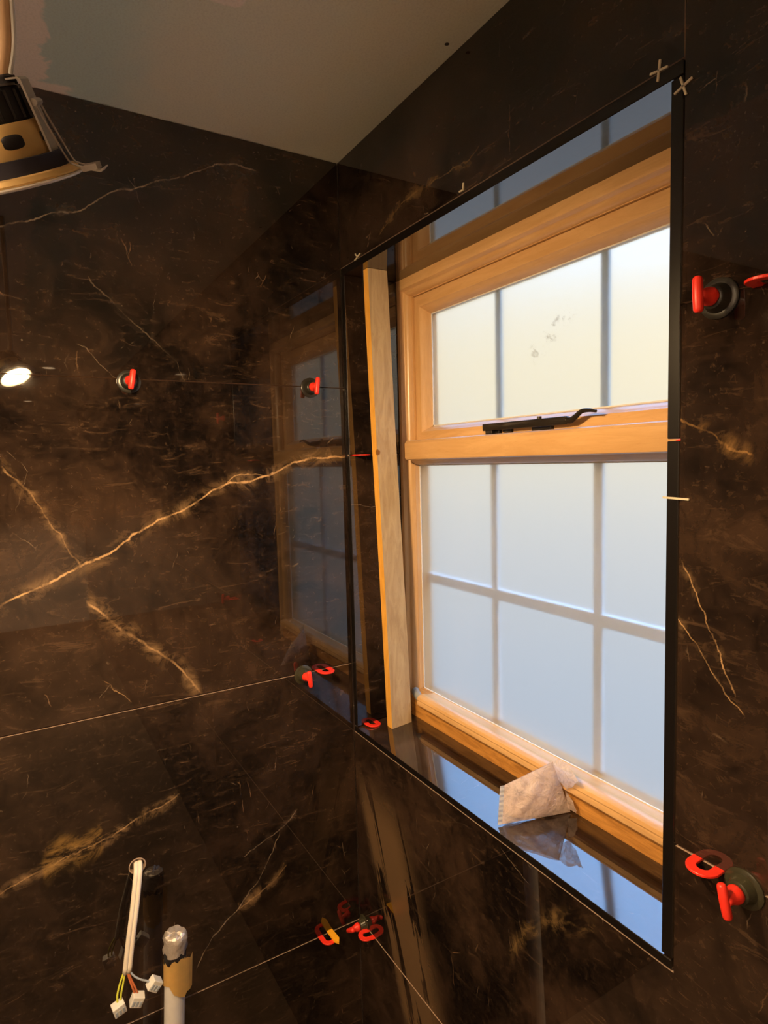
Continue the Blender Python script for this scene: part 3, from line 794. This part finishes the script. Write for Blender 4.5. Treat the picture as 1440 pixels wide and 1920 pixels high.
# crimped seal down the left edge
bm = bmesh.new(); A, B = [], []
dirs = (P0 - P3).normalized() * .0075
for k in range(17):
    t = k / 16; p = P0.lerp(P1, t); off = nrm * (.0006 * (-1) ** k)
    q = p + dirs + off
    if q.z < sz(q.y) + .001: q.z = sz(q.y) + .001
    A.append(bm.verts.new(p + off)); B.append(bm.verts.new(q))
for k in range(16): bm.faces.new((A[k], A[k + 1], B[k + 1], B[k]))
bmesh.ops.solidify(bm, geom=bm.faces[:], thickness=.0004)
child(finish('seal', bm, M_SEAL), bag)
# torn flaps at the open end
def flap(pts, name='torn_flap'):
    bm = bmesh.new(); c = sum((Vector(p) for p in pts), Vector()) / len(pts)
    cv = bm.verts.new(c + nrm * .004); vv = [bm.verts.new(p) for p in pts]
    for i in range(len(vv)): bm.faces.new((cv, vv[i], vv[(i + 1) % len(vv)]))
    bmesh.ops.subdivide_edges(bm, edges=bm.edges[:], cuts=2, use_grid_fill=True)
    for v in bm.verts: v.co += Vector((rngb.uniform(-1, 1), rngb.uniform(-1, 1), rngb.uniform(-1, 1))) * .0012
    return child(finish(name, bm, M_BAG, smooth=True), bag)
flap([(.497, .098, zz(-.050)), (.512, .106, zz(-.040)), (.530, .110, zz(-.052)), (.548, .104, zz(-.060)), (.535, .110, zz(-.075)), (.519, .112, zz(-.090)), (.507, .108, zz(-.080))])
flap([(.514, .112, zz(-.090)), (.526, .112, zz(-.100)), (.536, .116, zz(-.118)), (.528, .124, zz(-.1310)), (.516, .118, zz(-.124))])
# little heap of what it held, seen through the film
bm = bmesh.new()
bmesh.ops.create_icosphere(bm, subdivisions=3, radius=1)
dd = (P3 - P0)
for v in bm.verts:
    c = v.co.copy()
    p = P0 + dd * (.47 + .43 * c.x) + nrm * (.0050 * c.y) + (P1 - P0) * (.36 + .34 * c.z)
    p += Vector((rngb.uniform(-1, 1), rngb.uniform(-1, 1), rngb.uniform(-1, 1))) * .0016
    p.z = max(p.z, sz(p.y) + .0015); v.co = p
child(finish('contents', bm, M_DUST, smooth=True), bag)

# ---- dangling lit downlight, hanging from its flex
LC = Vector((.6022, -.5976, zz(.6743)))
ln_ = Vector((-.3928, .3891, -.8332)).normalized()
lx = Vector((.1713, .9212, .3494)); lz = -ln_; lx = (lx - lz * lx.dot(lz)).normalized(); ly = lz.cross(lx)
ML = Matrix((lx, ly, lz)).transposed().to_4x4(); ML.translation = LC
dl = empty('downlight'); dl.matrix_world = ML
tag(dl, 'lit recessed downlight dangling on its flex at the upper left', 'downlight')
SCL = (.965, .965, .755)
def dp(name, bm, mat, smooth=True, parent=dl, scl=True):
    if scl: bmesh.ops.scale(bm, vec=SCL, verts=bm.verts)
    o = finish(name, bm, mat, smooth=smooth, angle=.55); o.parent = parent; return o
bm = bmesh.new(); lathe(bm, [(.036, .001), (.0375, -.0005), (.0460, -.0008), (.0485, .0002), (.0490, .0014), (.0485, .0026), (.0430, .0032), (.036, .0032), (.036, .001)], 56); bz = dp('bezel', bm, M_BEZEL)
bm = bmesh.new(); lathe(bm, [(.0365, .0030), (.0470, .0030), (.0472, .0048), (.0455, .0092), (.0430, .0102), (.0365, .0102), (.0365, .0030)], 56); dp('trim_ring', bm, M_GOLDCAN, parent=bz)  # inner bezel ring, its warm orange light put into the brass colour
bm = bmesh.new(); lathe(bm, [(.0340, .0085), (.0415, .0085), (.0405, .0240), (.0300, .0240), (.0300, .0085)], 48); dp('seal', bm, M_NAVY)
bm = bmesh.new(); lathe(bm, [(.0300, .0235), (.0325, .0235), (.0330, .0260), (.0318, .0500), (.0300, .0540), (0, .0540)], 48); can = dp('can', bm, M_GOLDCAN)
for a0 in (-1.42, -.37, .68, 1.73, 2.78, 3.83):   # ventilation slots in the can
    bm = bmesh.new(); pts = []
    for k in range(9):
        a = a0 - .24 + .48 * k / 8; pts.append(Vector((.03265 * math.cos(a), .03265 * math.sin(a), .0385)))
    tube(bm, pts, [.0038, .0054, .0060, .0062, .0062, .0062, .0060, .0054, .0038], 10, flat=(1, .25))
    dp('vent_slot', bm, M_HEAT, parent=can)
bm = bmesh.new(); lathe(bm, [(.0262, .0535), (.0275, .0545), (.0270, .0790), (.0250, .0830), (0, .0830)], 40); hs = dp('heat_sink', bm, M_HEAT)
bm = bmesh.new()
for k in range(18):
    a = 2 * PI * k / 18; c, s = math.cos(a), math.sin(a)
    tube(bm, [(.0278 * c, .0278 * s, .056), (.0276 * c, .0276 * s, .080)], .0014, 5)
dp('fin', bm, M_HEAT, parent=hs); bpy.data.objects['fin']['kind'] = 'stuff'
bm = bmesh.new(); lathe(bm, [(.0262, .0832), (.0262, .0850), (.0040, .0860), (.0040, .0832)], 36); dp('top_plate', bm, M_STEEL)
# spring clip brackets, one each side
def clip_side(s):
    def dp(name, bm, mat, smooth=True):
        bmesh.ops.rotate(bm, cent=(0, 0, 0), matrix=Matrix.Rotation(math.radians(-20), 3, 'Z'), verts=bm.verts)
        bmesh.ops.scale(bm, vec=SCL, verts=bm.verts)
        o = finish(name, bm, mat, smooth=smooth, angle=.55); o.parent = dl; return o
    bm = bmesh.new()
    prism(bm, [(s * .0335, .0120), (s * .0352, .0120), (s * .0345, .0560), (s * .0338, .0860), (s * .0320, .0885), (s * .0230, .0890), (s * .0230, .0876), (s * .0312, .0870), (s * .0322, .0850), (s * .0328, .0560)], 1, -.0095, .0095)
    dp('bracket', bm, M_STEEL, smooth=False)
    bm = bmesh.new(); tube(bm, [(s * .0352, -.0075, .0665), (s * .0352, .0075, .0665)], .0034, 12); dp('spring_coil', bm, M_STEEL)
    for yy in (-.0066, .0066):
        bm = bmesh.new(); tube(bm, catmull([(s * .0360, yy, .0660), (s * .0395, yy, .0400), (s * .0435, yy, .0140), (s * .0470, yy * .95, .0085), (s * .0540, yy * .9, .0045)], 6), .0009, 8); dp('spring_arm', bm, M_STEEL)
    bm = bmesh.new()
    prism(bm, [(s * .0510, .0052), (s * .0650, -.0010), (s * .0690, .0015), (s * .0697, .0008), (s * .0655, -.0026), (s * .0505, .0038)], 1, -.0075, .0075)
    add_box(bm, (min(s * .0515, s * .0640), -.0078, .0005), (max(s * .0515, s * .0640), -.0066, .0062)); add_box(bm, (min(s * .0515, s * .0640), .0066, .0005), (max(s * .0515, s * .0640), .0078, .0062))
    dp('clip_foot', bm, M_STEEL, smooth=False)
clip_side(1); clip_side(-1)
bm = bmesh.new(); lathe(bm, [(0, .0035), (.0362, .0035), (.0362, .0052), (0, .0052)], 40); lens = dp('lens', bm, M_LENS)
# the flex runs up to a hole in the ceiling
Minv = ML.inverted()
gl_ = ML @ Vector((.0175, -.004, .0695))
hole_c = gl_ + Vector((-.012, .004, 0)); hole_c.z = ZC + .01
pth = catmull([ML @ Vector((.0175, -.004, .0610)), gl_, gl_ + Vector((-.001, .004, .030)), gl_ + Vector((-.006, .004, .11)), hole_c + Vector((0, 0, -.08)), hole_c], 10)
bm = bmesh.new(); tube(bm, [Minv @ p for p in pth], .0044, 12); dp('flex', bm, plain('heat_sleeved_flex', (.80, .52, .30), .5), scl=False)
bm = bmesh.new(); tube(bm, [Minv @ (p + rgt * .0062 + Vector((0, 0, 0))) for p in pth[6:]], .0016, 8); dp('earth_lead', bm, M_WHITE, scl=False)
bm = bmesh.new(); lathe(bm, [(.0040, .0835), (.0085, .0835), (.0085, .0905), (.0060, .0925), (.0040, .0925)], 18, Matrix.Translation((.0181, -.004, 0))); dp('cable_gland', bm, M_HEAT)
ld = bpy.data.lights.new('downlight_beam', 'AREA'); ld.shape = 'DISK'; ld.size = .064; ld.energy = LAMP_W; ld.color = LAMP_COL; ld.spread = math.radians(168)
lo_ = bpy.data.objects.new('downlight_beam', ld); C.objects.link(lo_); lo_.parent = dl
lo_.location = (0, 0, .0017)

# ---- ceiling downlights: window-side pair mirrored in the polished wall, other pair added unseen as fill
for x, y, lb in ((3.12, -.39, 'recessed ceiling downlight mirrored as a pale ellipse above the bright lamp reflection'),
                 (5.22, -.46, 'far recessed ceiling downlight mirrored as a thin dash under the bright lamp reflection'),
                 (.85, -1.50, 'unseen fill downlight added over the left end of the room, beside the left wall'),
                 (3.12, -1.50, 'unseen fill downlight added behind the camera, nearer the front wall')):
    e = empty('ceiling_downlight', (x, y, ZC)); tag(e, lb, 'downlight', 'downlights in the ceiling behind the camera')
    bm = bmesh.new(); lathe(bm, [(.036, -.001), (.038, -.005), (.046, -.005), (.049, -.002), (.049, -.0002)], 36)
    o = finish('bezel', bm, M_BEZEL, smooth=True); o.parent = e
    bm = bmesh.new(); lathe(bm, [(0, -.0015), (.0365, -.0015)], 36); o = finish('lens', bm, M_LENS_DIM); o.parent = e
    lr = bpy.data.lights.new('ceiling_beam', 'AREA'); lr.shape = 'DISK'; lr.size = .06; lr.energy = REAR_W; lr.color = REAR_COL; lr.spread = math.radians(84 if y > -1 else 150)
    lo_ = bpy.data.objects.new('ceiling_beam', lr); C.objects.link(lo_); lo_.parent = e; lo_.location = (0, 0, -.0025)
